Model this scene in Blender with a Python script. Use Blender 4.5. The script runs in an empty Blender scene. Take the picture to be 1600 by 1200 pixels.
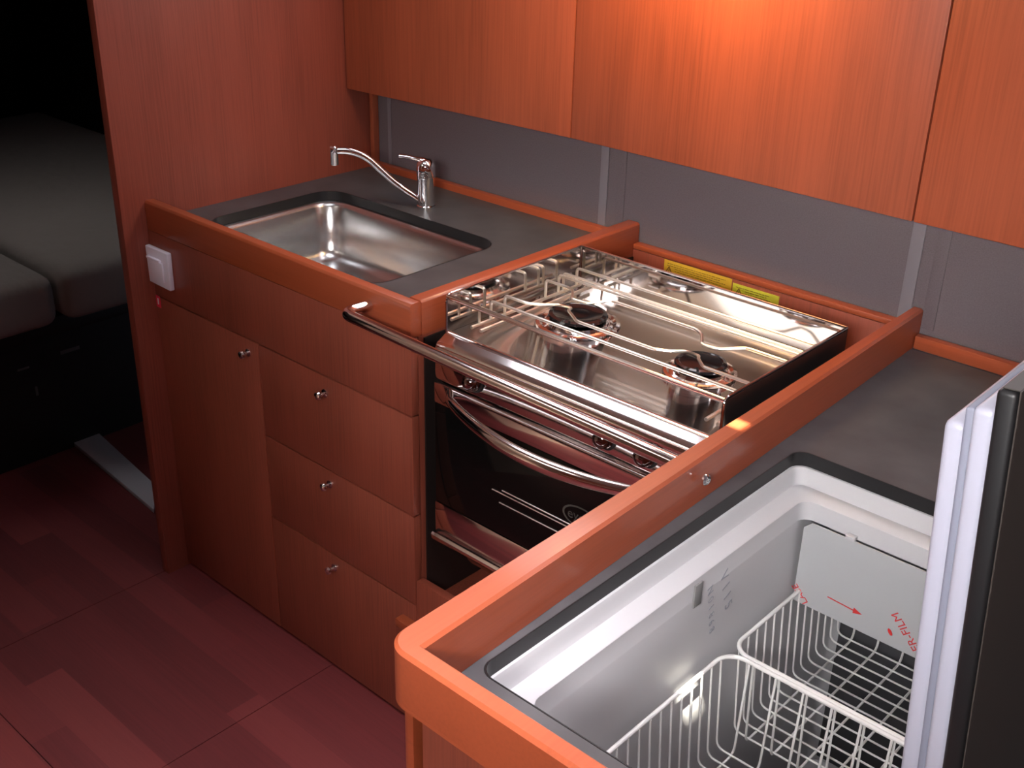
import bpy, bmesh, math, random
from mathutils import Vector, Matrix
random.seed(7)
C = bpy.context.scene.collection
S = bpy.context.scene
PI = math.pi

# ------------------------------------------------------------------ camera, light, exposure
cam_d = bpy.data.cameras.new('camera'); cam = bpy.data.objects.new('camera', cam_d); C.objects.link(cam)
cam_d.sensor_width = 36.0; cam_d.lens = 1790.35 / 1600 * 36.0; cam_d.clip_start = 0.02
YA, PT, RO = -0.7304, -0.4534, 0.0246
F = Vector((math.sin(YA) * math.cos(PT), math.cos(YA) * math.cos(PT), math.sin(PT)))
R0 = F.cross(Vector((0, 0, 1))).normalized(); U0 = R0.cross(F)
RR = R0 * math.cos(RO) + U0 * math.sin(RO); UU = -R0 * math.sin(RO) + U0 * math.cos(RO)
mw = Matrix((RR, UU, -F)).transposed().to_4x4(); mw.translation = Vector((2.1963, -1.2447, 1.6957))
cam.matrix_world = mw
S.camera = cam

S.view_settings.view_transform = 'Standard'; S.view_settings.look = 'None'
S.view_settings.exposure = -0.05; S.view_settings.gamma = 1.0; S.view_settings.use_curve_mapping = False

W = bpy.data.worlds.new('world'); S.world = W; W.use_nodes = True
W.node_tree.nodes['Background'].inputs[0].default_value = (0.55, 0.68, 0.9, 1)
W.node_tree.nodes['Background'].inputs[1].default_value = 0.4

def area(name, loc, target, sx, sy, power, col, spread=180):
    d = bpy.data.lights.new(name, 'AREA'); d.shape = 'RECTANGLE'; d.size = sx; d.size_y = sy
    d.energy = power; d.color = col; d.spread = math.radians(spread)
    o = bpy.data.objects.new(name, d); C.objects.link(o); o.location = loc
    o.rotation_euler = (Vector(target) - Vector(loc)).to_track_quat('-Z', 'Y').to_euler()
    return o
# daylight falling through the deck hatch and the companionway
area('hatch_daylight', (1.66, -0.765, 1.93), (1.28, -0.80, 0), 0.40, 0.44, 6.0, (1.0, 0.93, 0.98), 72)
area('galley_hatch_daylight', (0.55, 0.02, 1.93), (0.55, 0.02, 0), 0.60, 0.30, 2.0, (0.90, 0.92, 1.0), 130)
area('companionway_daylight', (2.15, -1.75, 1.88), (1.35, 0.28, 1.12), 0.50, 0.35, 9.5, (1.0, 0.96, 0.96), 60)
# unseen beam added on the saloon floor to brighten the stove reflections
area('saloon_daylight', (1.1, -2.2, 1.88), (0.25, -1.65, 0.0), 0.3, 0.3, 4.0, (1.0, 0.90, 0.80), 36)
area('saloon_hatch_daylight', (0.32, -1.30, 1.93), (0.32, -1.30, 0), 0.56, 0.55, 2.8, (1.0, 0.93, 0.84))  # unseen panel of light added to show in the cooktop
area('forward_cabin_daylight', (-0.95, 0.0, 1.92), (-0.95, 0.25, 0.6), 0.4, 0.3, 0.8, (1.0, 0.96, 0.94), 95)  # unseen fill light added to brighten the berth mattresses
# daylight through the long coachroof window above the overhead cabinets
area('coachroof_window', (1.35, 0.60, 1.78), (1.35, -0.6, 1.15), 2.1, 0.20, 8.5, (0.95, 0.92, 0.97))
# warm reading lamp above the overhead cabinets
area('cabinet_lamp', (1.02, 0.40, 1.62), (1.02, 0.60, 1.25), 0.30, 0.05, 4.0, (1.0, 0.58, 0.22))
# sun through two ceiling slots added to shape its patches
sd = bpy.data.lights.new('sun', 'SUN'); sd.energy = 55; sd.angle = math.radians(0.5); sd.color = (1.0, 0.93, 0.78)
SUN = Vector((-0.275, 0.51, -1.014)).normalized()
so = bpy.data.objects.new('sun', sd); C.objects.link(so); so.location = (2.5, -2, 4)
so.rotation_euler = SUN.to_track_quat('-Z', 'Y').to_euler()

# ------------------------------------------------------------------ materials
def mat(name, col, rough=0.5, metal=0.0, coat=0.0, coat_rough=0.1, ior=1.5, trans=0.0):
    m = bpy.data.materials.new(name); m.use_nodes = True
    b = m.node_tree.nodes['Principled BSDF']
    b.inputs['Base Color'].default_value = (*col, 1); b.inputs['Roughness'].default_value = rough
    b.inputs['Metallic'].default_value = metal; b.inputs['Coat Weight'].default_value = coat
    b.inputs['Coat Roughness'].default_value = coat_rough; b.inputs['IOR'].default_value = ior
    b.inputs['Transmission Weight'].default_value = trans
    return m
def noise(m, scale, detail=3, vec_scale=(1, 1, 1), rough=0.5):
    nt = m.node_tree; g = nt.nodes.new('ShaderNodeNewGeometry'); mp = nt.nodes.new('ShaderNodeMapping')
    mp.inputs['Scale'].default_value = vec_scale; n = nt.nodes.new('ShaderNodeTexNoise')
    n.inputs['Scale'].default_value = scale; n.inputs['Detail'].default_value = detail; n.inputs['Roughness'].default_value = rough
    nt.links.new(g.outputs['Position'], mp.inputs['Vector']); nt.links.new(mp.outputs[0], n.inputs['Vector'])
    return n.outputs['Fac']
def ramp(m, fac, stops):
    r = m.node_tree.nodes.new('ShaderNodeValToRGB'); e = r.color_ramp.elements
    e[0].position, e[0].color = stops[0][0], (*stops[0][1], 1); e[1].position, e[1].color = stops[-1][0], (*stops[-1][1], 1)
    for p, c in stops[1:-1]:
        x = e.new(p); x.color = (*c, 1)
    m.node_tree.links.new(fac, r.inputs[0]); return r.outputs[0]
def base(m, out): m.node_tree.links.new(out, m.node_tree.nodes['Principled BSDF'].inputs['Base Color'])
def bump(m, fac, strength, dist=0.001):
    b = m.node_tree.nodes.new('ShaderNodeBump'); b.inputs['Strength'].default_value = strength; b.inputs['Distance'].default_value = dist
    m.node_tree.links.new(fac, b.inputs['Height']); m.node_tree.links.new(b.outputs[0], m.node_tree.nodes['Principled BSDF'].inputs['Normal'])
def mul(c, k): return tuple(x * k for x in c)
def wood(name, col, axis, rough=0.38, coat=0.0, coat_rough=0.12, contrast=0.16):
    m = mat(name, col, rough, coat=coat, coat_rough=coat_rough)
    vs = {'z': (1, 1, .022), 'x': (.022, 1, 1), 'y': (1, .022, 1)}[axis]
    n1 = noise(m, 260, 2, vs); n2 = noise(m, 9, 3, tuple(min(1, v * 8) for v in vs))
    mx = m.node_tree.nodes.new('ShaderNodeMath'); mx.operation = 'ADD'
    h = m.node_tree.nodes.new('ShaderNodeMath'); h.operation = 'MULTIPLY'; h.inputs[1].default_value = .5
    m.node_tree.links.new(n1, mx.inputs[0]); m.node_tree.links.new(n2, mx.inputs[1]); m.node_tree.links.new(mx.outputs[0], h.inputs[0])
    base(m, ramp(m, h.outputs[0], [(.32, mul(col, 1 - contrast * 1.6)), (.5, col), (.68, mul(col, 1 + contrast))]))
    bump(m, n1, 0.06, 0.0004)
    return m
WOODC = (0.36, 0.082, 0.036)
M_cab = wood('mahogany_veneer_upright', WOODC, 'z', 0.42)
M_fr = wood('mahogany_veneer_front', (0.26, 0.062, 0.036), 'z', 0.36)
M_railx = wood('varnished_mahogany_rail', (0.34, 0.070, 0.025), 'x', 0.4, coat=.35, coat_rough=.12, contrast=.08)
M_raily = wood('varnished_mahogany_rail_deep', (0.34, 0.070, 0.025), 'y', 0.4, coat=.35, coat_rough=.12, contrast=.08)
M_lam = mat('grey_laminate', (0.07, 0.072, 0.08), 0.42)
_n = noise(M_lam, 14, 5); base(M_lam, ramp(M_lam, _n, [(.3, (.055, .055, .06)), (.7, (.088, .088, .094))])); 
M_core = mat('black_laminate_core', (0.008, 0.008, 0.009), 0.45)
M_back = mat('grey_backsplash_laminate', (0.11, 0.092, 0.098), 0.36)
_n = noise(M_back, 400, 2); base(M_back, ramp(M_back, _n, [(.3, (.125, .100, .106)), (.7, (.16, .13, .138))]))
M_joint = mat('grey_joint_strip', (0.21, 0.185, 0.20), 0.4)
M_steel = mat('polished_stainless', (0.82, 0.77, 0.76), 0.11, 1.0, coat=.7, coat_rough=.02, ior=1.5)
M_steel.node_tree.nodes['Principled BSDF'].inputs['Coat IOR'].default_value = 2.2
M_brush = mat('brushed_stainless', (0.60, 0.60, 0.60), 0.25, 1.0)
_n = noise(M_brush, 300, 2, (.05, 1, 1)); bump(M_brush, _n, 0.08, .0005)
M_mirror = mat('mirror_stainless', (0.72, 0.68, 0.66), 0.06, 1.0)
M_chrome = mat('chrome', (0.85, 0.85, 0.87), 0.05, 1.0)
M_wire = mat('bright_steel_wire', (0.95, 0.90, 0.80), 0.3, 1.0)
M_glass_blk = mat('black_oven_glass', (0.004, 0.004, 0.004), 0.06, ior=1.25)
M_burn = mat('black_enamel', (0.008, 0.008, 0.010), 0.12, coat=.5)
M_dark = mat('dark_steel', (0.03, 0.026, 0.026), 0.35, .6)
M_white = mat('white_plastic', (0.70, 0.70, 0.74), 0.35)
M_liner = mat('pale_grey_moulded_liner', (0.52, 0.52, 0.535), 0.5)
M_lid = mat('pale_blue_grey_lid_plastic', (0.38, 0.385, 0.46), 0.3)
M_seal = mat('grey_rubber_seal', (0.20, 0.21, 0.27), 0.5)
M_plate = mat('film_covered_aluminium', (0.43, 0.44, 0.45), 0.4)
M_dchrome = mat('dark_chrome', (0.30, 0.26, 0.26), 0.06, 1.0)
M_coat = mat('white_plastic_coated_wire', (0.72, 0.72, 0.70), 0.3)
M_redp = mat('red_print', (0.62, 0.03, 0.03), 0.5)
M_greyp = mat('faded_grey_print', (0.31, 0.32, 0.36), 0.5)
M_logo = mat('grey_screen_print', (0.055, 0.055, 0.05), 0.4)
M_well_shade = mat('dark_grey_tray', (0.06, 0.06, 0.065), 0.5)
M_recess_shade = mat('dark_lining', (0.014, 0.009, 0.008), 0.5)
M_slot = mat('dark_slot', (0.22, 0.22, 0.22), 0.6)
M_yel = mat('amber_sticker', (0.62, 0.38, 0.03), 0.45)
M_yel2 = mat('lime_yellow_sticker', (0.60, 0.60, 0.05), 0.45)
M_ylines = mat('dark_sticker_print', (0.16, 0.08, 0.01), 0.5)
M_red = mat('red_sticker', (0.75, 0.03, 0.07), 0.4)
M_ceil = mat('white_headliner', (0.60, 0.58, 0.57), 0.6)
M_bed = mat('grey_beige_sheet', (0.27, 0.235, 0.22), 0.9)
bump(M_bed, noise(M_bed, 9, 4), 0.5, .02)
M_black = mat('dark_berth_panel', (0.012, 0.010, 0.010), 0.5)
M_cabin = wood('dark_cabin_wood', (0.06, 0.018, 0.012), 'z', 0.4)
M_strip = mat('white_strip', (0.55, 0.53, 0.60), 0.4)
M_bound = mat('black_gap', (0.004, 0.003, 0.003), 0.8)

def floor_mat():
    m = mat('laminated_sole', (0.2, .04, .03), 0.34, coat=.25, coat_rough=.25)
    nt = m.node_tree; g = nt.nodes.new('ShaderNodeNewGeometry'); sp = nt.nodes.new('ShaderNodeSeparateXYZ'); nt.links.new(g.outputs['Position'], sp.inputs[0])
    def mth(op, a, b):
        n = nt.nodes.new('ShaderNodeMath'); n.operation = op
        for i, v in enumerate((a, b)):
            if v is None: continue
            if isinstance(v, (int, float)): n.inputs[i].default_value = v
            else: nt.links.new(v, n.inputs[i])
        return n.outputs[0]
    row = mth('FLOOR', mth('DIVIDE', sp.outputs['Y'], 0.083), None)
    colm = mth('FLOOR', mth('DIVIDE', mth('ADD', sp.outputs['X'], mth('MULTIPLY', row, 0.173)), 0.9), None)
    cmb = nt.nodes.new('ShaderNodeCombineXYZ'); nt.links.new(row, cmb.inputs[0]); nt.links.new(colm, cmb.inputs[1])
    wn = nt.nodes.new('ShaderNodeTexWhiteNoise'); nt.links.new(cmb.outputs[0], wn.inputs['Vector'])
    n1 = noise(m, 200, 2, (.02, 1, 1)); n2 = noise(m, 12, 3, (.15, 1, 1))
    f = mth('ADD', mth('MULTIPLY', wn.outputs['Value'], .5), mth('MULTIPLY', mth('ADD', n1, n2), .28))
    base(m, ramp(m, f, [(.15, (.13, .029, .032)), (.5, (.22, .046, .049)), (.9, (.30, .066, .064))]))
    return m
M_floor = floor_mat()

# ------------------------------------------------------------------ mesh helpers
ORG = {}
class MB:
    def __init__(self): self.v = []; self.f = []
    def add(self, vs, fs):
        o = len(self.v); self.v += [tuple(p) for p in vs]; self.f += [tuple(i + o for i in q) for q in fs]; return self
    def box(self, lo, hi, bev=0.0, seg=2, rot=None, piv=None):
        bm = bmesh.new(); bmesh.ops.create_cube(bm, size=1)
        lo, hi = Vector(lo), Vector(hi)
        for v in bm.verts: v.co = Vector([(lo[i] + hi[i]) / 2 + v.co[i] * (hi[i] - lo[i]) for i in range(3)])
        if bev: bmesh.ops.bevel(bm, geom=bm.edges[:], offset=bev, segments=seg, affect='EDGES', profile=.5)
        if rot is not None:
            p = Vector(piv if piv is not None else (lo + hi) / 2)
            for v in bm.verts: v.co = rot @ (v.co - p) + p
        return self.bm(bm)
    def bm(self, bm):
        bm.verts.index_update(); self.add([v.co[:] for v in bm.verts], [[v.index for v in f.verts] for f in bm.faces]); bm.free(); return self
    def prism(self, poly, axis, lo, hi, bev=0.0, seg=2):
        # poly: 2-D points in the two other axes
        def P(p, h): return {'x': (h, p[0], p[1]), 'y': (p[0], h, p[1]), 'z': (p[0], p[1], h)}[axis]
        bm = bmesh.new(); a = [bm.verts.new(P(p, lo)) for p in poly]; b = [bm.verts.new(P(p, hi)) for p in poly]; n = len(poly)
        bm.faces.new(a); bm.faces.new(b[::-1])
        for i in range(n): bm.faces.new((a[i], b[i], b[(i + 1) % n], a[(i + 1) % n]))
        bmesh.ops.recalc_face_normals(bm, faces=bm.faces[:])
        if bev: bmesh.ops.bevel(bm, geom=bm.edges[:], offset=bev, segments=seg, affect='EDGES', profile=.5)
        return self.bm(bm)
    def tube(self, pts, r, seg=10, closed=False, flat=1.0):
        pts = [Vector(p) for p in pts]; n = len(pts); rings = []
        rs = r if isinstance(r, (list, tuple)) else [r] * n
        T = []
        for i in range(n):
            a = pts[(i - 1) % n] if closed or i else pts[0]; b = pts[(i + 1) % n] if closed or i < n - 1 else pts[-1]
            T.append((b - a).normalized())
        nrm = T[0].orthogonal().normalized()
        if abs(T[0].z) < .9: nrm = (Vector((0, 0, 1)) - T[0] * T[0].z).normalized()
        vs = []
        for i in range(n):
            nrm = (nrm - T[i] * nrm.dot(T[i])).normalized(); bn = T[i].cross(nrm)
            for k in range(seg):
                t = 2 * PI * k / seg; vs.append(pts[i] + (nrm * math.cos(t) + bn * math.sin(t) * flat) * rs[i])
        fs = []
        for i in range(n if closed else n - 1):
            j = (i + 1) % n
            for k in range(seg): fs.append((i * seg + k, i * seg + (k + 1) % seg, j * seg + (k + 1) % seg, j * seg + k))
        if not closed: fs += [tuple(range(seg))[::-1], tuple(range((n - 1) * seg, n * seg))]
        return self.add(vs, fs)
    def lathe(self, c, prof, seg=32, axis='z', cap=True):
        vs, fs = [], []
        for (r, h) in prof:
            for k in range(seg):
                t = 2 * PI * k / seg; a, b = r * math.cos(t), r * math.sin(t)
                p = {'z': (a, b, h), 'x': (h, a, b), 'y': (b, h, a)}[axis]; vs.append((c[0] + p[0], c[1] + p[1], c[2] + p[2]))
        for i in range(len(prof) - 1):
            for k in range(seg): fs.append((i * seg + k, i * seg + (k + 1) % seg, (i + 1) * seg + (k + 1) % seg, (i + 1) * seg + k))
        if cap: fs += [tuple(range(seg))[::-1], tuple(range((len(prof) - 1) * seg, len(prof) * seg))]
        return self.add(vs, fs)
    def loft(self, loops, cap0=False, cap1=False, wrap=False):
        n = len(loops[0]); vs = [p for l in loops for p in l]; fs = []; m = len(loops)
        for i in range(m if wrap else m - 1):
            j = (i + 1) % m
            for k in range(n): fs.append((i * n + k, i * n + (k + 1) % n, j * n + (k + 1) % n, j * n + k))
        if cap0: fs.append(tuple(range(n))[::-1])
        if cap1: fs.append(tuple(range((m - 1) * n, m * n)))
        return self.add(vs, fs)
    def build(self, name, m, parent=None, smooth=35, recalc=True, at=None):
        if parent is None:
            xs = list(zip(*self.v)); o = Vector(at) if at else Vector(((min(xs[0]) + max(xs[0])) / 2, (min(xs[1]) + max(xs[1])) / 2, min(xs[2])))
        else: o = ORG[parent.name]
        me = bpy.data.meshes.new(name); me.from_pydata([tuple(Vector(p) - o) for p in self.v], [], self.f)
        if recalc:
            b = bmesh.new(); b.from_mesh(me); bmesh.ops.recalc_face_normals(b, faces=b.faces[:]); b.to_mesh(me); b.free()
        me.materials.append(m)
        if smooth:
            me.polygons.foreach_set('use_smooth', [True] * len(me.polygons)); me.set_sharp_from_angle(angle=math.radians(smooth))
        ob = bpy.data.objects.new(name, me); C.objects.link(ob)
        if parent is None: ob.location = o
        else: ob.parent = parent
        ORG[ob.name] = o
        return ob
def tag(o, label=None, cat=None, group=None, kind=None):
    if label: o['label'] = label
    if cat: o['category'] = cat
    if group: o['group'] = group
    if kind: o['kind'] = kind
    return o
def thing(name, loc, label, cat, group=None):
    o = bpy.data.objects.new(name, None); C.objects.link(o); o.location = loc; o.empty_display_size = .05
    ORG[o.name] = Vector(loc); return tag(o, label, cat, group)
def struct(name, mb, m, smooth=35): return tag(mb.build(name, m, smooth=smooth), kind='structure')
def rrect(x0, y0, x1, y1, r, z, n=6):
    out = []
    for cx, cy, a0 in ((x1 - r, y1 - r, 0), (x0 + r, y1 - r, 90), (x0 + r, y0 + r, 180), (x1 - r, y0 + r, 270)):
        for k in range(n + 1):
            t = math.radians(a0 + 90 * k / n); out.append((cx + r * math.cos(t), cy + r * math.sin(t), z))
    return out
def fillet(pts, r, n=5, closed=False):
    pts = [Vector(p) for p in pts]; out = []; N = len(pts)
    for i in range(N):
        if not closed and i in (0, N - 1): out.append(pts[i]); continue
        a, b, c = pts[(i - 1) % N], pts[i], pts[(i + 1) % N]
        d1, d2 = (a - b), (c - b); k = min(r, d1.length * .48, d2.length * .48)
        p, q = b + d1.normalized() * k, b + d2.normalized() * k
        for j in range(n + 1):
            t = j / n; out.append(p * (1 - t) ** 2 + b * 2 * t * (1 - t) + q * t * t)
    return out
def text(name, body, size, origin, xdir, ydir, m, parent, extrude=0.0002, spacing=1.0, label=None):
    cu = bpy.data.curves.new('tmp', 'FONT'); cu.body = body; cu.size = size; cu.extrude = extrude; cu.resolution_u = 3; cu.space_character = spacing
    t = bpy.data.objects.new('tmp', cu); C.objects.link(t)
    dg = bpy.context.evaluated_depsgraph_get(); me = bpy.data.meshes.new_from_object(t.evaluated_get(dg))
    xd, yd = Vector(xdir).normalized(), Vector(ydir).normalized(); zd = xd.cross(yd); o = Vector(origin)
    mb = MB(); mb.add([o + xd * v.co.x + yd * v.co.y + zd * v.co.z for v in me.vertices], [list(p.vertices) for p in me.polygons])
    bpy.data.objects.remove(t); bpy.data.curves.remove(cu); bpy.data.meshes.remove(me)
    ob = mb.build(name, m, parent, smooth=0)
    if label: ob['label'] = label
    return ob

# ------------------------------------------------------------------ the setting
HR = 0.95          # top of the wooden rails of the sink block
YW = 0.665         # face of the backsplash
fl = MB()
for x0, x1 in ((-2.6, -0.021), (-0.019, 0.556), (0.558, 3.0)):
    for y0, y1 in ((-3.0, -0.576), (-0.574, 1.0)): fl.box((x0, y0, -0.02), (x1, y1, 0))
fl.box((-2.6, -3, -0.05), (3, 1, -0.021))
struct('floor', fl, M_floor)
# ceiling with the hatch and two small slots left open, added to shape the sun patches
def ceiling():
    holes = [(1.44, -1.01, 1.88, -0.52), (1.706, -0.4895, 1.766, -0.449), (1.915, -0.86, 1.940, -0.80)]
    xs = sorted({-2.6, 3.0} | {h[0] for h in holes} | {h[2] for h in holes}); ys = sorted({-3.0, 1.0} | {h[1] for h in holes} | {h[3] for h in holes})
    mb = MB()
    for i in range(len(xs) - 1):
        for j in range(len(ys) - 1):
            cx, cy = (xs[i] + xs[i + 1]) / 2, (ys[j] + ys[j + 1]) / 2
            if any(h[0] < cx < h[2] and h[1] < cy < h[3] for h in holes[1:]): continue
            if holes[0][0] < cx < holes[0][2] and holes[0][1] < cy < holes[0][3]: mb.box((xs[i], ys[j], 1.97), (xs[i + 1], ys[j + 1], 1.98)); continue
            mb.box((xs[i], ys[j], 1.95), (xs[i + 1], ys[j + 1], 1.98))
    return mb
struct('ceiling', ceiling(), M_ceil)
fr = MB().loft([rrect(1.42, -1.03, 1.90, -.50, .03, 1.945), rrect(1.42, -1.03, 1.90, -.50, .03, 1.93), rrect(1.45, -1.0, 1.87, -.53, .03, 1.93), rrect(1.45, -1.0, 1.87, -.53, .03, 1.945)], wrap=True)
struct('window_1', fr, M_white)
struct('wall_back', MB().box((-0.03, YW, -.02), (3.0, YW + .03, 1.95)), M_back)
struct('wall_left', MB().box((-0.026, -0.057, 0), (0, YW - .001, 1.95), .002), wood('mahogany_partition', (0.29, 0.070, 0.045), 'z', .40))
struct('wall_bulkhead', MB().box((-0.026, -3.0, 0), (0, -0.80, 1.95)).box((-0.026, -0.80, 1.55), (0, -0.058, 1.95)), mat('cream_bulkhead_paint', (.66, .52, .40), .6))
struct('wall_right', MB().box((3.0, -3, -.02), (3.03, 1, 1.98)), M_cab)
struct('wall_front', MB().box((-2.6, -3.03, -.02), (3.0, -3.0, 1.98)), M_cab)
struct('wall_berth', MB().box((-2.6, .97, 0), (-0.031, 1.0, 1.95)).box((-2.6, -3.0, 0), (-2.57, .97, 1.95)), M_black)
for i, (x0, x1) in enumerate(((0.727, 0.748), (1.424, 1.448))):
    struct('trim_%d' % (i + 1), MB().box((x0, YW - .004, .90), (x1, YW - .0005, 1.14), .0015), M_joint)
    struct('trim_%d' % (i + 3), MB().box((x0 + .046, YW - .0025, .90), (x1 + .046, YW - .0005, 1.14), .0008), M_back)
struct('trim_5', MB().box((.002, YW - .020, .912), (.016, YW - .001, 1.14), .002), M_cab)
struct('trim_6', MB().box((.050, YW - .0025, .912), (.062, YW - .0005, 1.14), .0008), M_joint)

tag(MB().box((.2, -2.95, .0), (2.6, -2.35, .42), .02).build('bench', M_cab), 'mahogany bench on the far side of the saloon', 'bench')
tag(MB().box((.2, -2.95, .421), (2.6, -2.33, .54), .04, 4).build('bench_cushion', mat('cream_upholstery', (.62, .55, .46), .8)), 'cream settee cushion on the far side of the saloon', 'cushion')

# ------------------------------------------------------------------ overhead cabinets
ZC = 1.1115
def overhead(x0, x1, ya, yb, label):
    t = thing('overhead_cabinet', ((x0 + x1) / 2, .63, ZC), label, 'cabinet', 'overhead cabinets')
    g = .0016
    poly = [(x0 + g, ya), (x1 - g, yb), (x1 - g, yb + .018), (x0 + g, ya + .018)]
    MB().prism(poly, 'z', ZC, 1.60, .0012).build('door', M_cab, t)
    MB().prism([(x0 + .001, ya + .0192), (x1 - .001, yb + .0192), (x1 - .001, YW - .001), (x0 + .001, YW - .001)], 'z', ZC + .006, 1.60).build('body', M_cab, t)
overhead(0.002, 0.691, .5744, .600, 'orange-brown overhead cabinet over the sink, beside the tall partition')
overhead(0.691, 1.452, .600, .586, 'wide orange-brown overhead cabinet over the stove, glowing under the warm lamp')
overhead(1.452, 2.25, .586, .574, 'orange-brown overhead cabinet at the right, over the open fridge')

# ------------------------------------------------------------------ sink block
X1 = 0.840
kit = thing('sink_cabinet', (.42, .3, 0), 'dark red-brown base cabinet with one door and three drawers under the sink', 'cabinet')
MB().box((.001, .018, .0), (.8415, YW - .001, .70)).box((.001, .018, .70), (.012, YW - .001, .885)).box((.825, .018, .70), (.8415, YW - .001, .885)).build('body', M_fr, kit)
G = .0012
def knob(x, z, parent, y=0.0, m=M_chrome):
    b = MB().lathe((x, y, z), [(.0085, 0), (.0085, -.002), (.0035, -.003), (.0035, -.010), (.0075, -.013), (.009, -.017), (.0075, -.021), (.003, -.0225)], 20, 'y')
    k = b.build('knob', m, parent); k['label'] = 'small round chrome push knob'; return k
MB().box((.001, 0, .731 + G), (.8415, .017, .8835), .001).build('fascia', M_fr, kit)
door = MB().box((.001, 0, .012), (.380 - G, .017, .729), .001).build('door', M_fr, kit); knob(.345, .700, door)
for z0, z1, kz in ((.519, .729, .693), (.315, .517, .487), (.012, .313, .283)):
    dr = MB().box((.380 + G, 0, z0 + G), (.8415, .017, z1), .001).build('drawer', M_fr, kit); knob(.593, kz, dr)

wt = thing('worktop', (.42, .3, .885), 'grey laminate sink worktop edged with varnished wooden rails', 'worktop')
CX0, CX1, CY0, CY1, CR = .085, .645, .082, .447, .055
zt, zb = .905, .8855
MB().loft([rrect(.001, .027, .809, .640, .001, zb), rrect(.001, .027, .809, .640, .001, zt), rrect(CX0, CY0, CX1, CY1, CR, zt), rrect(CX0, CY0, CX1, CY1, CR, zb)], wrap=True).build('slab', M_lam, wt)
MB().loft([rrect(CX0 + .0001, CY0 + .0001, CX1 - .0001, CY1 - .0001, CR, zt + .0004), rrect(CX0 + .002, CY0 + .002, CX1 - .002, CY1 - .002, CR, zt + .0004), rrect(CX0 + .002, CY0 + .002, CX1 - .002, CY1 - .002, CR, .8835), rrect(CX0 + .0001, CY0 + .0001, CX1 - .0001, CY1 - .0001, CR, .8835)], wrap=True).build('cut_edge', M_core, wt)['label'] = 'black cut edge of the sink opening'
# front rail with a rebate, side rail
MB().prism([(0, .8845), (0, .945), (.004, HR), (.022, HR), (.0265, .945), (.0265, .8845)], 'x', .001, .8409, .0012).build('front_rail', M_railx, wt)
MB().prism([(.8095, .8845), (.8095, .946), (.813, HR), (.838, HR), (.842, .946), (.842, .8845)], 'y', .0268, YW - .006, .0012).build('side_rail', M_raily, wt)
MB().box((.001, .6405, .8865), (.809, YW - .005, .921), .003).build('back_rail', M_railx, wt)['label'] = 'low wooden upstand along the wall'

sk = thing('sink', (.36, .27, .74), 'rectangular brushed stainless steel sink set below the grey worktop', 'sink')
e = .004
L = [rrect(CX0 - .014, CY0 - .014, CX1 + .014, CY1 + .014, CR + .01, .8830), rrect(CX0 + e, CY0 + e, CX1 - e, CY1 - e, CR, .8830)]
for d, z in ((.006, .879), (.010, .872), (.018, .80), (.022, .77), (.030, .755), (.045, .746), (.07, .742), (.12, .740)):
    L.append(rrect(CX0 + e + d, CY0 + e + d, CX1 - e - d, CY1 - e - d, max(.03, CR - d * .2), z))
L.append(rrect(.34, .24, .40, .30, .029, .738))
MB().loft(L, cap1=True).build('basin', M_brush, sk, recalc=False)
dr = MB().lathe((.37, .27, .7385), [(.031, 0), (.031, .002), (.026, .003), (.022, .001), (.004, .001)], 28).build('drain', M_chrome, sk)
MB().tube([(.37, .27, .62), (.37, .27, .735)], .02, 16).build('waste_pipe', M_white, sk)

fx, fy = .352, .505
fau = thing('faucet', (fx, fy, .905), 'chrome single-lever mixer tap with a long bent spout behind the sink', 'tap')
MB().lathe((fx, fy, .905), [(.0215, 0), (.0215, .006), (.0195, .008), (.0195, .068), (.0205, .070), (.0205, .075)], 32).build('body', M_chrome, fau)
hd = MB().lathe((fx, fy, .9805), [(.0205, 0), (.0212, .006), (.021, .020), (.019, .030), (.013, .036), (.004, .038)], 32).build('handle_dome', M_chrome, fau)
_lp = fillet([(fx, fy, 1.0105), (fx - .012, fy - .008, 1.016), (fx - .040, fy - .024, 1.020), (fx - .052, fy - .031, 1.020)], .012)
MB().tube(_lp, [.009 - .004 * min(1, i / 6) for i in range(len(_lp) - 2)] + [.0052, .0058], 12, flat=1.3).build('lever', M_chrome, fau)
sp = MB().tube(fillet([(fx - .004, fy - .006, .918), (.300, .457, .962), (.256, .413, 1.022), (.232, .384, 1.036), (.211, .358, 1.036)], .022, 7), .0082, 16).build('spout', M_chrome, fau)
MB().lathe((.211, .358, 1.004), [(.0085, 0), (.0095, .002), (.0095, .024), (.0105, .026), (.0105, .040), (.007, .043)], 24).build('aerator', M_chrome, sp)

M_sw = mat('lavender_white_plastic', (0.86, 0.82, 0.93), 0.35)
sw = thing('light_switch', (.047, 0, .765), 'white square rocker light switch on the left end of the sink cabinet', 'switch')
MB().prism([(.004, .768), (.086, .766), (.088, .852), (.002, .852)], 'y', -.012, -.0004, .002).build('plate', M_sw, sw)
MB().prism([(.020, .782), (.070, .782), (.070, .826), (.020, .826)], 'y', -.0165, -.0122, .0015).build('rocker', M_sw, sw)
MB().prism([(.012, .8265), (.062, .8265), (.062, .832), (.012, .832)], 'y', -.0185, -.0122, .001).build('rocker_edge', M_sw, sw)
rs = thing('red_sticker', (.010, 0, .71), 'small red safety sticker just below the light switch', 'sticker')
MB().prism([(.002, .704), (.019, .704), (.019, .7315), (.002, .7315)], 'y', -.0006, -.0001).build('label_sheet', M_red, rs)
MB().prism([(.008, .711), (.0125, .711), (.0125, .726), (.008, .726)], 'y', -.001, -.0007).build('white_pictogram', M_white, rs)

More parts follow.
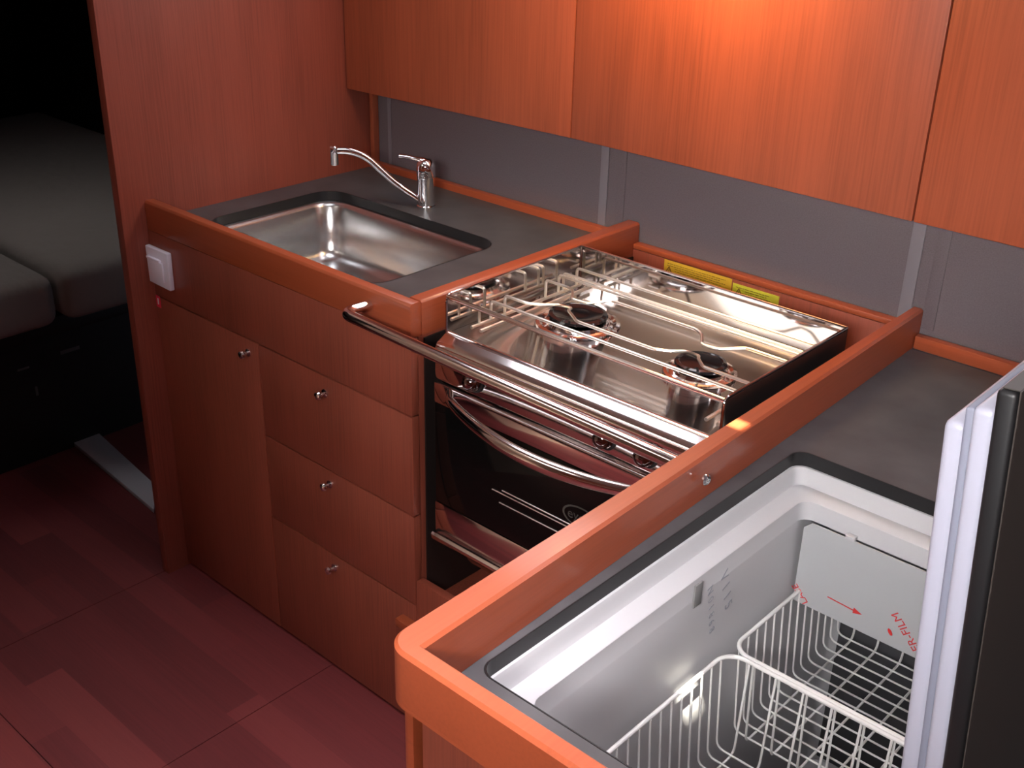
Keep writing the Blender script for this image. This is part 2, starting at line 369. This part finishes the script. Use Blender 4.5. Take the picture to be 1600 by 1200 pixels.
gb = thing('grab_bar', (1.1, -.045, .90), 'polished stainless grab bar crossing in front of the stove', 'rail')
MB().tube(fillet([(.735, -.0005, .9185), (.728, -.058, .9185), (1.10, -.063, .9135), (1.466, -.066, .9085)], .042, 10), .0108, 20).build('bar', M_steel, gb)
MB().lathe((1.500, -.072, .908), [(.0085, 0), (.0085, .003), (.006, .0055), (.003, .0055), (.003, .0035)], 20, 'x').build('bolt_head', M_chrome, gb)['label'] = 'round bolt head on the fridge side of the wooden rail'

# ------------------------------------------------------------------ stove recess
rc = thing('stove_recess', (1.14, .33, .2), 'dark wooden recess that holds the gimballed stove', 'cabinet')
for x0 in (.8422, 1.4430):  # near-black panels added for the shade on both recess sides
    MB().box((x0, .030, .3125), (x0 + .0035, .639, .880)).build('side_lining', M_recess_shade, rc)['label'] = 'dark heat-resistant side lining'
MB().box((.8425, .640, .2), (1.4465, .652, .8965), .001).build('rear_panel', M_fr, rc)
MB().box((.8425, .6385, .897), (1.4465, YW - .005, .909), .003).build('rear_rail', M_railx, rc)
MB().box((.8425, .022, .30), (1.4465, .639, .312)).build('shelf', M_fr, rc)
MB().box((.8425, .002, .012), (1.4560, .021, .372), .0015).build('threshold_board', M_fr, rc)
MB().box((.805, -.022, .258), (.86, -.001, .276), .001).build('wooden_tab', M_railx, rc)

def sticker(x0, x1, z0, z1, m, label, icon):
    t = thing('warning_sticker', ((x0 + x1) / 2, .64, z0), label, 'sticker')
    y = .6397
    MB().box((x0, y - .0006, z0), (x1, y, z1)).build('label_sheet', m, t)
    h = z1 - z0; ln = MB()
    tri = lambda cx, cz, r: [(cx + r * math.cos(a), cz + r * math.sin(a)) for a in (PI / 2, PI * 7 / 6, PI * 11 / 6)]
    tr = MB(); cx, cz = icon
    o, i = tri(cx, cz, .012), tri(cx, cz, .0075)
    tr.loft([[(p[0], y - .0009, p[1]) for p in o], [(p[0], y - .0009, p[1]) for p in i], [(p[0], y - .0007, p[1]) for p in i], [(p[0], y - .0007, p[1]) for p in o]], wrap=True)
    tr.box((cx - .0008, y - .0009, cz - .003), (cx + .0008, y - .0007, cz + .005))
    tr.build('warning_triangle', M_ylines, t, smooth=0)
    z = z1 - .006
    while z > z0 + .004:
        a = max(x0 + .008, cx + .014) if z < cz + .013 else x0 + .008
        b = x1 - .008 - random.random() * .02; x = a
        while x < b:
            w = .003 + random.random() * .008; ln.box((x, y - .0009, z - .0012), (min(x + w, b), y - .0007, z)); x += w + .0018
        z -= .0045
    ln.build('printed_lines', M_ylines, t, smooth=0)
sticker(.925, 1.089, .845, .8955, M_yel, 'amber warning sticker on the wooden board behind the stove', (.938, .872))
sticker(1.092, 1.197, .835, .889, M_yel2, 'lime-yellow warning sticker, right of the amber one behind the stove', (1.107, .870))

# ------------------------------------------------------------------ stove
SX0, SX1 = .866, 1.436
st = thing('stove', (1.15, .25, .44), 'gimballed stainless steel boat cooker with two burners and a black glass oven door', 'cooker')
ZT, ZH, YF, YB = .958, .886, .064, .435
# cooktop: tray with a soft rolled front edge
ct = [(YB - .001, ZH), (YF + .012, ZH), (YF + .006, ZH + .003), (YF, ZH + .003), (YF - .006, ZH), (YF - .014, ZH - .005), (YF - .024, ZH - .010), (YF - .029, ZH - .018), (YF - .031, ZH - .026),
      (YF - .026, ZH - .034), (YF - .010, ZH - .036), (YB - .001, ZH - .02)]
MB().prism(ct, 'x', SX0 + .001, SX1 - .001).build('cooktop', M_steel, st, smooth=60)
for x0, x1, nm in ((SX0 - .001, SX0 + .0005, 'side_wall'), (SX1 - .0005, SX1 + .001, 'side_wall')):
    r = .012
    pl = [(YB, ZH - .03), (YB, ZT)] + [(YF + r - r * math.sin(a), ZT - r + r * math.cos(a)) for a in [PI / 2 * k / 6 for k in range(7)]] + [(YF, ZH - .03)]
    w = MB().prism(pl, 'x', x0, x1)
    edge = [(YB, ZT)] + pl[2:9] + [(YF, ZH)]
    w.tube([((x0 + x1) / 2, p[0], p[1]) for p in edge], .0022, 8)
    w.build(nm, M_mirror, st)
MB().box((SX1 + .0012, YF + .004, ZH - .04), (SX1 + .0022, YB, ZT - .003)).build('outer_shield', M_dark, st)['label'] = 'dark outer face of the right side wall'  # dark sheet added because this face is unlit
MB().box((SX0, YB - .0005, ZH - .03), (SX1, YB + .001, ZT)).tube([(SX0, YB, ZT), (SX1, YB, ZT)], .0024, 8).tube([(SX0 + .001, YB - .001, ZH), (SX0 + .001, YB - .001, ZT)], .002, 8).build('back_wall', M_mirror, st)
MB().tube([(SX0, YF + .002, ZT - .003), (SX1, YF + .002, ZT - .003)], .0034, 10).tube([(SX0 + .003, YF + .006, ZT - .009), (SX1 - .003, YF + .006, ZT - .009)], .0022, 8).build('front_fiddle_rod', M_steel, st)
# pan supports
gr = MB()
def wire(pts, r=.0028): gr.tube(fillet(pts, .007, 4), r, 8)
GX0, GX1, GZ, GB = SX0 + .026, SX1 - .026, .930, .893
def leg(y, pts): wire([(GX0, y, GB), (GX0, y, GZ)] + pts + [(GX1, y, GZ), (GX1, y, GB)])
leg(.150, [])
leg(.187, [(.945, .187, GZ), (.965, .200, GZ), (.990, .222, GZ), (.997, .250, GZ - .012), (1.012, .222, GZ - .004), (1.06, .187, GZ), (1.225, .187, GZ), (1.25, .200, GZ), (1.268, .218, GZ), (1.278, .240, GZ - .012), (1.292, .216, GZ - .004), (1.32, .187, GZ)])
leg(.300, [(.950, .300, GZ), (.965, .292, GZ), (.982, .268, GZ - .004), (1.012, .276, GZ - .006), (1.045, .306, GZ), (1.225, .306, GZ), (1.245, .296, GZ), (1.265, .266, GZ - .004), (1.292, .274, GZ - .006), (1.33, .300, GZ)])
leg(.338, []); leg(.352, []); leg(.392, [])
for x in (GX0, GX0 + .022, GX1, GX1 - .022): gr.tube([(x, .100, GB), (x, .405, GB)], .0034, 8)
gr.tube([(GX0, .120, GB), (GX0, .120, GZ + .006), ], .0024, 8)
gr.build('pan_support', M_wire, st)
def burner(x, y, r):
    b = MB().lathe((x, y, ZH), [(r * 1.18, .0004), (r * 1.16, .004), (r * 1.06, .005), (r * .98, .002), (r * .90, .004), (r * .86, .010), (r * .70, .013), (r * .5, .014)], 48).build('burner', M_steel, st)
    MB().lathe((x, y, ZH + .0145), [(r * .5, 0), (r * .80, .0005), (r * .83, .003), (r * .80, .006), (r * .70, .0075), (r * .66, .006), (r * .3, .0065), (r * .05, .007)], 48).build('burner_cap', M_burn, b)
    MB().lathe((x, y, ZH), [(r * .84, .0055), (r * .88, .0075), (r * .84, .010), (r * .80, .0075)], 48, cap=False).build('flame_ring', M_dark, b)
burner(1.003, .262, .066); burner(1.279, .246, .053)
MB().tube([(.960, .330, ZH + .012), (.985, .330, ZH + .012)], .0045, 10).tube([(.983, .330, ZH), (.983, .330, ZH + .012)], .003, 8).build('igniter', M_wire, st)
# control panel, knobs
MB().prism([(YF - .029, ZH - .030), (.036, .806), (.052, .799), (.10, .799), (.10, ZH - .038), (YF - .012, ZH - .037)], 'x', SX0 - .002, SX1 + .002, .002).build('control_panel', M_steel, st, smooth=50)
for x in (.962, 1.250, 1.330):
    k = MB().lathe((x, .034, .8345), [(.018, 0), (.018, -.004), (.0165, -.010), (.013, -.017), (.008, -.0205), (.002, -.0215)], 28, 'y').build('knob', M_dchrome, st)
    MB().lathe((x, .0345, .8345), [(.0225, 0), (.0215, -.0015), (.0195, -.002)], 28, 'y').build('bezel', M_dark, k)
# carcass of the oven
MB().box((SX0 + .004, .056, .45), (SX1 - .004, YB, .798), .003).build('oven_body', M_dark, st)
dr = MB().box((SX0, .031, .7605), (SX1, .0555, .8015), .003).build('oven_door', M_steel, st)
gl = MB().box((SX0 + .001, .0325, .553), (SX1 - .001, .055, .7600), .002).build('glass_panel', M_glass_blk, dr); gl['label'] = 'black glass of the oven door'
MB().tube([(.905 + (1.400 - .905) * k / 24, .024 - .054 * math.sin(PI * k / 24) ** .75 if 0 < k < 24 else .034, .792 - .012 * math.sin(PI * k / 24)) for k in range(25)], [.009 + .0045 * math.sin(PI * k / 24) for k in range(25)], 18, flat=.8).build('handle', M_steel, dr)
MB().box((SX0, .0315, .483), (SX1, .055, .5525), .002).build('kick_strip', M_steel, dr)
MB().prism([(.024, .480), (.028, .484), (.036, .482), (.046, .478), (.050, .446), (.046, .444), (.026, .470)], 'x', SX0 - .004, SX1).build('lower_tray', M_steel, st)
# reflections of the oven rack, put on the door glass as bright bars
for x0, z in ((1.012, .6565), (1.040, .6665), (1.05, .640)): pass
lg = MB(); cx, cz = 1.213, .668
ring = lambda a, b, y: [(cx + a * math.cos(2 * PI * k / 32), y, cz + b * math.sin(2 * PI * k / 32)) for k in range(32)]
lg.loft([ring(.040, .021, .0321), ring(.036, .018, .0321)]).loft([ring(.040, .021, .0323), ring(.036, .018, .0323)])
lg.box((1.243, .0320, .651), (1.262, .0323, .654)).build('oval_emblem', M_logo, dr, smooth=0)
text('emblem_lettering', 'eyoy', .026, (1.184, .0319, .661), (1, 0, 0), (0, 0, 1), M_logo, dr)
rk = MB()
for x0, z in ((1.012, .640), (1.036, .647), (1.030, .620)): rk.tube([(x0, .0316, z), (1.42, .0316, z)], .0012, 6)
rk.build('trim_line', M_wire, dr)
for y in (YB - .17,):
    for x0, x1 in ((.8460, SX0 - .001), (SX1 + .0025, 1.4428)):
        MB().tube([(x0, y, .80), (x1, y, .80)], .010, 16).build('gimbal_pin', M_chrome, st)

# ------------------------------------------------------------------ fridge block
fc = thing('fridge_cabinet', (1.9, 0, 0), 'dark wooden cabinet under the open top-loading fridge', 'cabinet')
MB().prism([(1.4720, -.583), (1.4500, YW - .001), (1.463, YW - .001), (1.4850, -.583)], 'z', 0, .8655, .001).build('side_panel', M_fr, fc)
MB().box((1.4860, .42, .001), (2.42, .435, .84)).box((2.40, -.598, .001), (2.42, .249, .84)).build('body', M_fr, fc)
MB().prism([(1.482 + .012 * (1 - math.cos(a)), -.6135 + .012 * (1 - math.sin(a))) for a in [PI / 2 * k / 5 for k in range(6)]] + [(1.502, -.6135), (1.502, -.599), (1.482, -.599)], 'z', .0, .8655).build('corner_post', M_railx, fc)
MB().box((1.509, -.607, .012), (2.42, -.591, .862), .001).build('front_panel', M_fr, fc)

fw = thing('fridge_worktop', (1.9, 0, .86), 'grey laminate worktop around the open fridge, edged with varnished wooden rails', 'worktop')
FX0, FX1, FY0, FY1, FR = 1.513, 1.984, -.530, .165, .022
ft, fb = .866, .8445
MB().loft([rrect(1.464, -.600, 2.418, .640, .001, fb), rrect(1.464, -.600, 2.418, .640, .001, ft), rrect(FX0, FY0, FX1, FY1, FR, ft), rrect(FX0, FY0, FX1, FY1, FR, fb)], wrap=True).build('slab', M_lam, fw)
q = .0004
MB().loft([rrect(FX0 + q, FY0 + q, FX1 - q, FY1 - q, FR, ft + q), rrect(FX0 + .002, FY0 + .002, FX1 - .002, FY1 - .002, FR, ft + q), rrect(FX0 + .002, FY0 + .002, FX1 - .002, FY1 - .002, FR, .844), rrect(FX0 + q, FY0 + q, FX1 - q, FY1 - q, FR, .844)], wrap=True).build('cut_edge', M_core, fw)['label'] = 'black cut edge of the fridge opening'
# L-shaped rail with a rounded outer corner
def lrail():
    zs = [(0.8665, 0.0), (.932, 0.0), (.936, .004)]
    mb = MB()
    def outline(i):  # outer then inner boundary, inset i
        rc_ = .032 - i; cx_, cy_ = 1.468 + .032, -.6245 + .032
        out = [(2.418, -.6245 + i)] + [(cx_ - rc_ * math.sin(a), cy_ - rc_ * math.cos(a)) for a in [PI / 2 * k / 10 for k in range(11)]] + [(1.4482 + i, YW - .002)]
        inn = [(1.470 - i, YW - .002), (1.507 - i, -.600 - i), (2.418, -.600 - i)]
        return out + inn
    loops = [[(p[0], p[1], z) for p in outline(i)] for z, i in zs]
    # lower skirt: hang the front of the rail down over the cabinet
    return mb.loft(loops, cap0=True, cap1=True)
MB().loft([[(p[0], p[1], z) for p in [(2.418, -.6245)] + [(1.500 - .032 * math.sin(a), -.5925 - .032 * math.cos(a)) for a in [PI / 2 * k / 10 for k in range(11)]] + [(1.468, -.6002), (2.418, -.6002)]] for z in (.862, .8664)], cap0=True, cap1=True).build('rail_skirt', M_railx, fw)
lrail().build('rail', M_raily, fw)
MB().box((1.472, .6405, .8665), (2.418, YW - .005, .892), .003).build('back_rail', M_railx, fw)['label'] = 'low wooden upstand along the wall'

rf = thing('fridge', (1.75, -.18, .3), 'top-loading fridge with a pale grey well and its lid standing open', 'fridge')
def fl_(d, z, r=.02): return rrect(FX0 + d, FY0 + d, FX1 - d, FY1 - d, r, z)
def fb_(d, z, yb, r=.02): return rrect(FX0 + d, FY0 + d, FX1 - d, yb, r, z)
Lr = [fl_(-.012, .8436), fl_(.0025, .8440), fl_(.0055, .8436, .018), fl_(.008, .838, .018), fl_(.0095, .825, .018), fl_(.013, .8185, .018), fl_(.038, .8165, .02), fl_(.041, .814, .02), fl_(.044, .786, .02),
      fb_(.0442, .7855, .30), fb_(.046, .70, .30), fb_(.050, .20, .30, .03), fb_(.062, .185, .29, .04), fb_(.10, .18, .25, .05)]
MB().loft(Lr, cap1=True).build('liner', M_liner, rf, recalc=False)
MB().loft([fb_(-.020, .8428, .34), fb_(-.020, .15, .34)], cap1=True).build('insulation', M_white, rf)
MB().loft([rrect(FX0 + .064, FY0 + .064, FX1 - .064, .285, .03, z) for z in (.187, .189)], cap0=True, cap1=True).build('floor_tray', M_well_shade, rf)  # dark sheet added for the shade at the bottom of the well
MB().box((FX0 + .06, .292, .21), (FX1 - .06, .298, .76), .002).build('cold_plate', M_well_shade, rf)  # second dark sheet, shade along the back wall of the well
MB().box((1.5585, -.168, .776), (1.5615, -.150, .812), .001).build('wall_slot', M_slot, rf)
# faded batch print on the left wall
X_ = 1.5600
text('faded_print', 'V 1 1 5', .026, (X_, -.105, .795), (0, .35, -1), (0, 1, .35), M_greyp, rf)
text('faded_print', 'N 0 1 8 6 8', .019, (X_, -.135, .790), (0, .22, -1), (0, 1, .22), M_greyp, rf)

fp = thing('freezer_cover', (1.75, .095, .64), 'film-covered aluminium plate hanging at the back of the fridge, printed in red', 'panel')
yp = .112
MB().prism([(1.566, .645), (1.95, .645), (1.95, .787), (1.578, .787), (1.566, .775)], 'y', yp, yp + .0025).build('plate', M_plate, fp)
MB().box((1.630, yp - .0002, .785), (1.645, yp + .02, .792), .001).build('bracket', M_liner, fp)
MB().box((1.590, yp + .030, .66), (1.930, yp + .10, .775), .004).build('evaporator', M_slot, fp)
def on_plate(cx, cz, ang, body, size, nm):
    a = math.radians(ang); xd = (math.cos(a), 0, math.sin(a)); yd = (-math.sin(a), 0, math.cos(a))
    text(nm, body, size, (cx, yp - .0004, cz), xd, yd, M_redp, fp)
on_plate(1.592, .652, 134, 'LASE', .016, 'red_lettering')
on_plate(1.768, .662, 134, 'ER-FILM', .018, 'red_lettering')
ar = MB(); a0, a1 = Vector((1.620, 0, .678)), Vector((1.662, 0, .6755)); d = (a1 - a0).normalized(); n = Vector((-d.z, 0, d.x))
def plate_poly(mb, pts): mb.loft([[(p.x, yp - .0007, p.z) for p in pts], [(p.x, yp - .0002, p.z) for p in pts]], cap0=True, cap1=True)
plate_poly(ar, [a0 + n * .0008, a1 + n * .0008, a1 - n * .0008, a0 - n * .0008]); plate_poly(ar, [a1 + n * .005, a1 + d * .014, a1 - n * .005])
ar.build('red_arrow', M_redp, fp, smooth=0)
dp = MB(); c0 = Vector((1.721, 0, .668)); plate_poly(dp, [c0 + Vector((.0058 * math.cos(t) * math.cos(-.95) - .0028 * math.sin(t) * math.sin(-.95), 0, .0058 * math.cos(t) * math.sin(-.95) + .0028 * math.sin(t) * math.cos(-.95))) for t in [2 * PI * k / 20 for k in range(20)]])
dp.build('red_drop_emblem', M_redp, fp, smooth=0)

def basket(y0, y1, label):
    x0, x1, z0, z1 = 1.574, 1.940, .510, .665
    t = thing('wire_basket', ((x0 + x1) / 2, (y0 + y1) / 2, z0), label, 'basket', 'white wire baskets in the fridge')
    rim = [p for p in rrect(x0, y0, x1, y1, .030, z1, 8)]
    MB().tube(rim, .0032, 10, closed=True).build('rim', M_coat, t)
    m = MB(); ins = .012
    n = int(round((y1 - y0 - .03) / .0235)); 
    for i in range(n):
        y = y0 + .020 + (y1 - y0 - .040) * i / (n - 1)
        m.tube(fillet([(x0 + .002, y, z1 - .002), (x0 + ins, y, z0), (x1 - ins, y, z0), (x1 - .002, y, z1 - .002)], .014, 4), .0016, 6)
    for i in range(8):
        x = x0 + .036 + (x1 - x0 - .072) * i / 7
        m.tube(fillet([(x, y0 + .002, z1 - .002), (x, y0 + ins, z0 - .0026), (x, y1 - ins, z0 - .0026), (x, y1 - .002, z1 - .002)], .014, 4), .0019, 6)
    m.build('wire_grid', M_coat, t)
basket(-.478, -.083, 'nearer white wire basket, its side rim across the middle of the fridge well')
basket(-.076, .275, 'farther white wire basket, half under the red-printed plate')

# lid standing open
LA = math.radians(-4.2)
RL = Matrix.Rotation(LA, 3, 'Y'); PV = (1.985, 0, .868)
def lb(nm, lo, hi, bev, m, parent, seg=3): return MB().box(lo, hi, bev, seg, RL, PV).build(nm, m, parent)
LY0, LY1 = -.505, .150
lid = lb('lid', (2.0120, LY0 - .006, .869), (2.0265, LY1 + .006, 1.362), .0035, M_core, rf)
lid['label'] = 'lid standing open on the right edge, dark laminate outside and pale plastic inside'
M_brown = mat('dark_brown_laminate', (.050, .042, .037), .55)
MB().box((2.0268, LY0 - .004, .871), (2.028, LY1 + .004, 1.3632), .0004, 1, RL, PV).box((2.0150, LY0 - .002, 1.3622), (2.0267, LY1 + .002, 1.3632), .0003, 1, RL, PV).build('laminate_face', M_brown, lid)
lb('flange', (1.996, LY0, .874), (2.0118, LY1, 1.343), .005, M_lid, lid)
lb('seal', (1.9885, LY0 + .007, .880), (1.9958, LY1 - .007, 1.338), .0025, M_seal, lid)
lb('plug', (1.971, LY0 + .016, .895), (1.9883, LY1 - .016, 1.320), .006, M_lid, lid)

# ------------------------------------------------------------------ forward cabin seen through the doorway
bb = thing('bed_base', (-1.5, .2, 0), 'dark base under the grey berth mattresses', 'bed')
MB().box((-2.55, -1.2, .40), (-.68, .96, .452), .004).build('bed_board', M_black, bb)
MB().box((-2.55, -1.2, 0), (-.76, .96, .399)).build('bed_front', M_black, bb)
for a_, b_ in (((-.764, .11, .300), (-.7595, .17, .312)), ((-.764, -.02, .29), (-.7595, .015, .297)), ((-.764, .02, .20), (-.7595, .028, .23))):
    MB().box(a_, b_, .001).build('pale_fitting', mat('grey_metal_fitting', (.12, .12, .12), .5), bb)
def mattress(x0, y0, x1, y1, z0, z1, label):
    bm = bmesh.new(); bmesh.ops.create_cube(bm, size=1)
    for v in bm.verts: v.co = Vector(((x0 + x1) / 2 + v.co.x * (x1 - x0), (y0 + y1) / 2 + v.co.y * (y1 - y0), (z0 + z1) / 2 + v.co.z * (z1 - z0)))
    bmesh.ops.bevel(bm, geom=bm.edges[:], offset=.05, segments=5, affect='EDGES', profile=.6)
    mb = MB().bm(bm); tag(mb.build('mattress', M_bed, smooth=60), label, 'mattress', 'berth mattresses')
mattress(-2.4, .075, -.60, .95, .453, .605, 'grey-beige berth mattress farther back, beside the partition edge')
mattress(-2.4, -1.1, -.605, .06, .453, .600, 'grey-beige berth mattress nearer at the left picture edge, rounded corner')
tag(MB().prism([(-.80, .11), (-.27, .07), (-.37, .142), (-.785, .192)], 'z', .0005, .014, .001).build('floor_tread', M_strip), 'white tread strip lying on the dark cabin floor beyond the partition', 'strip')
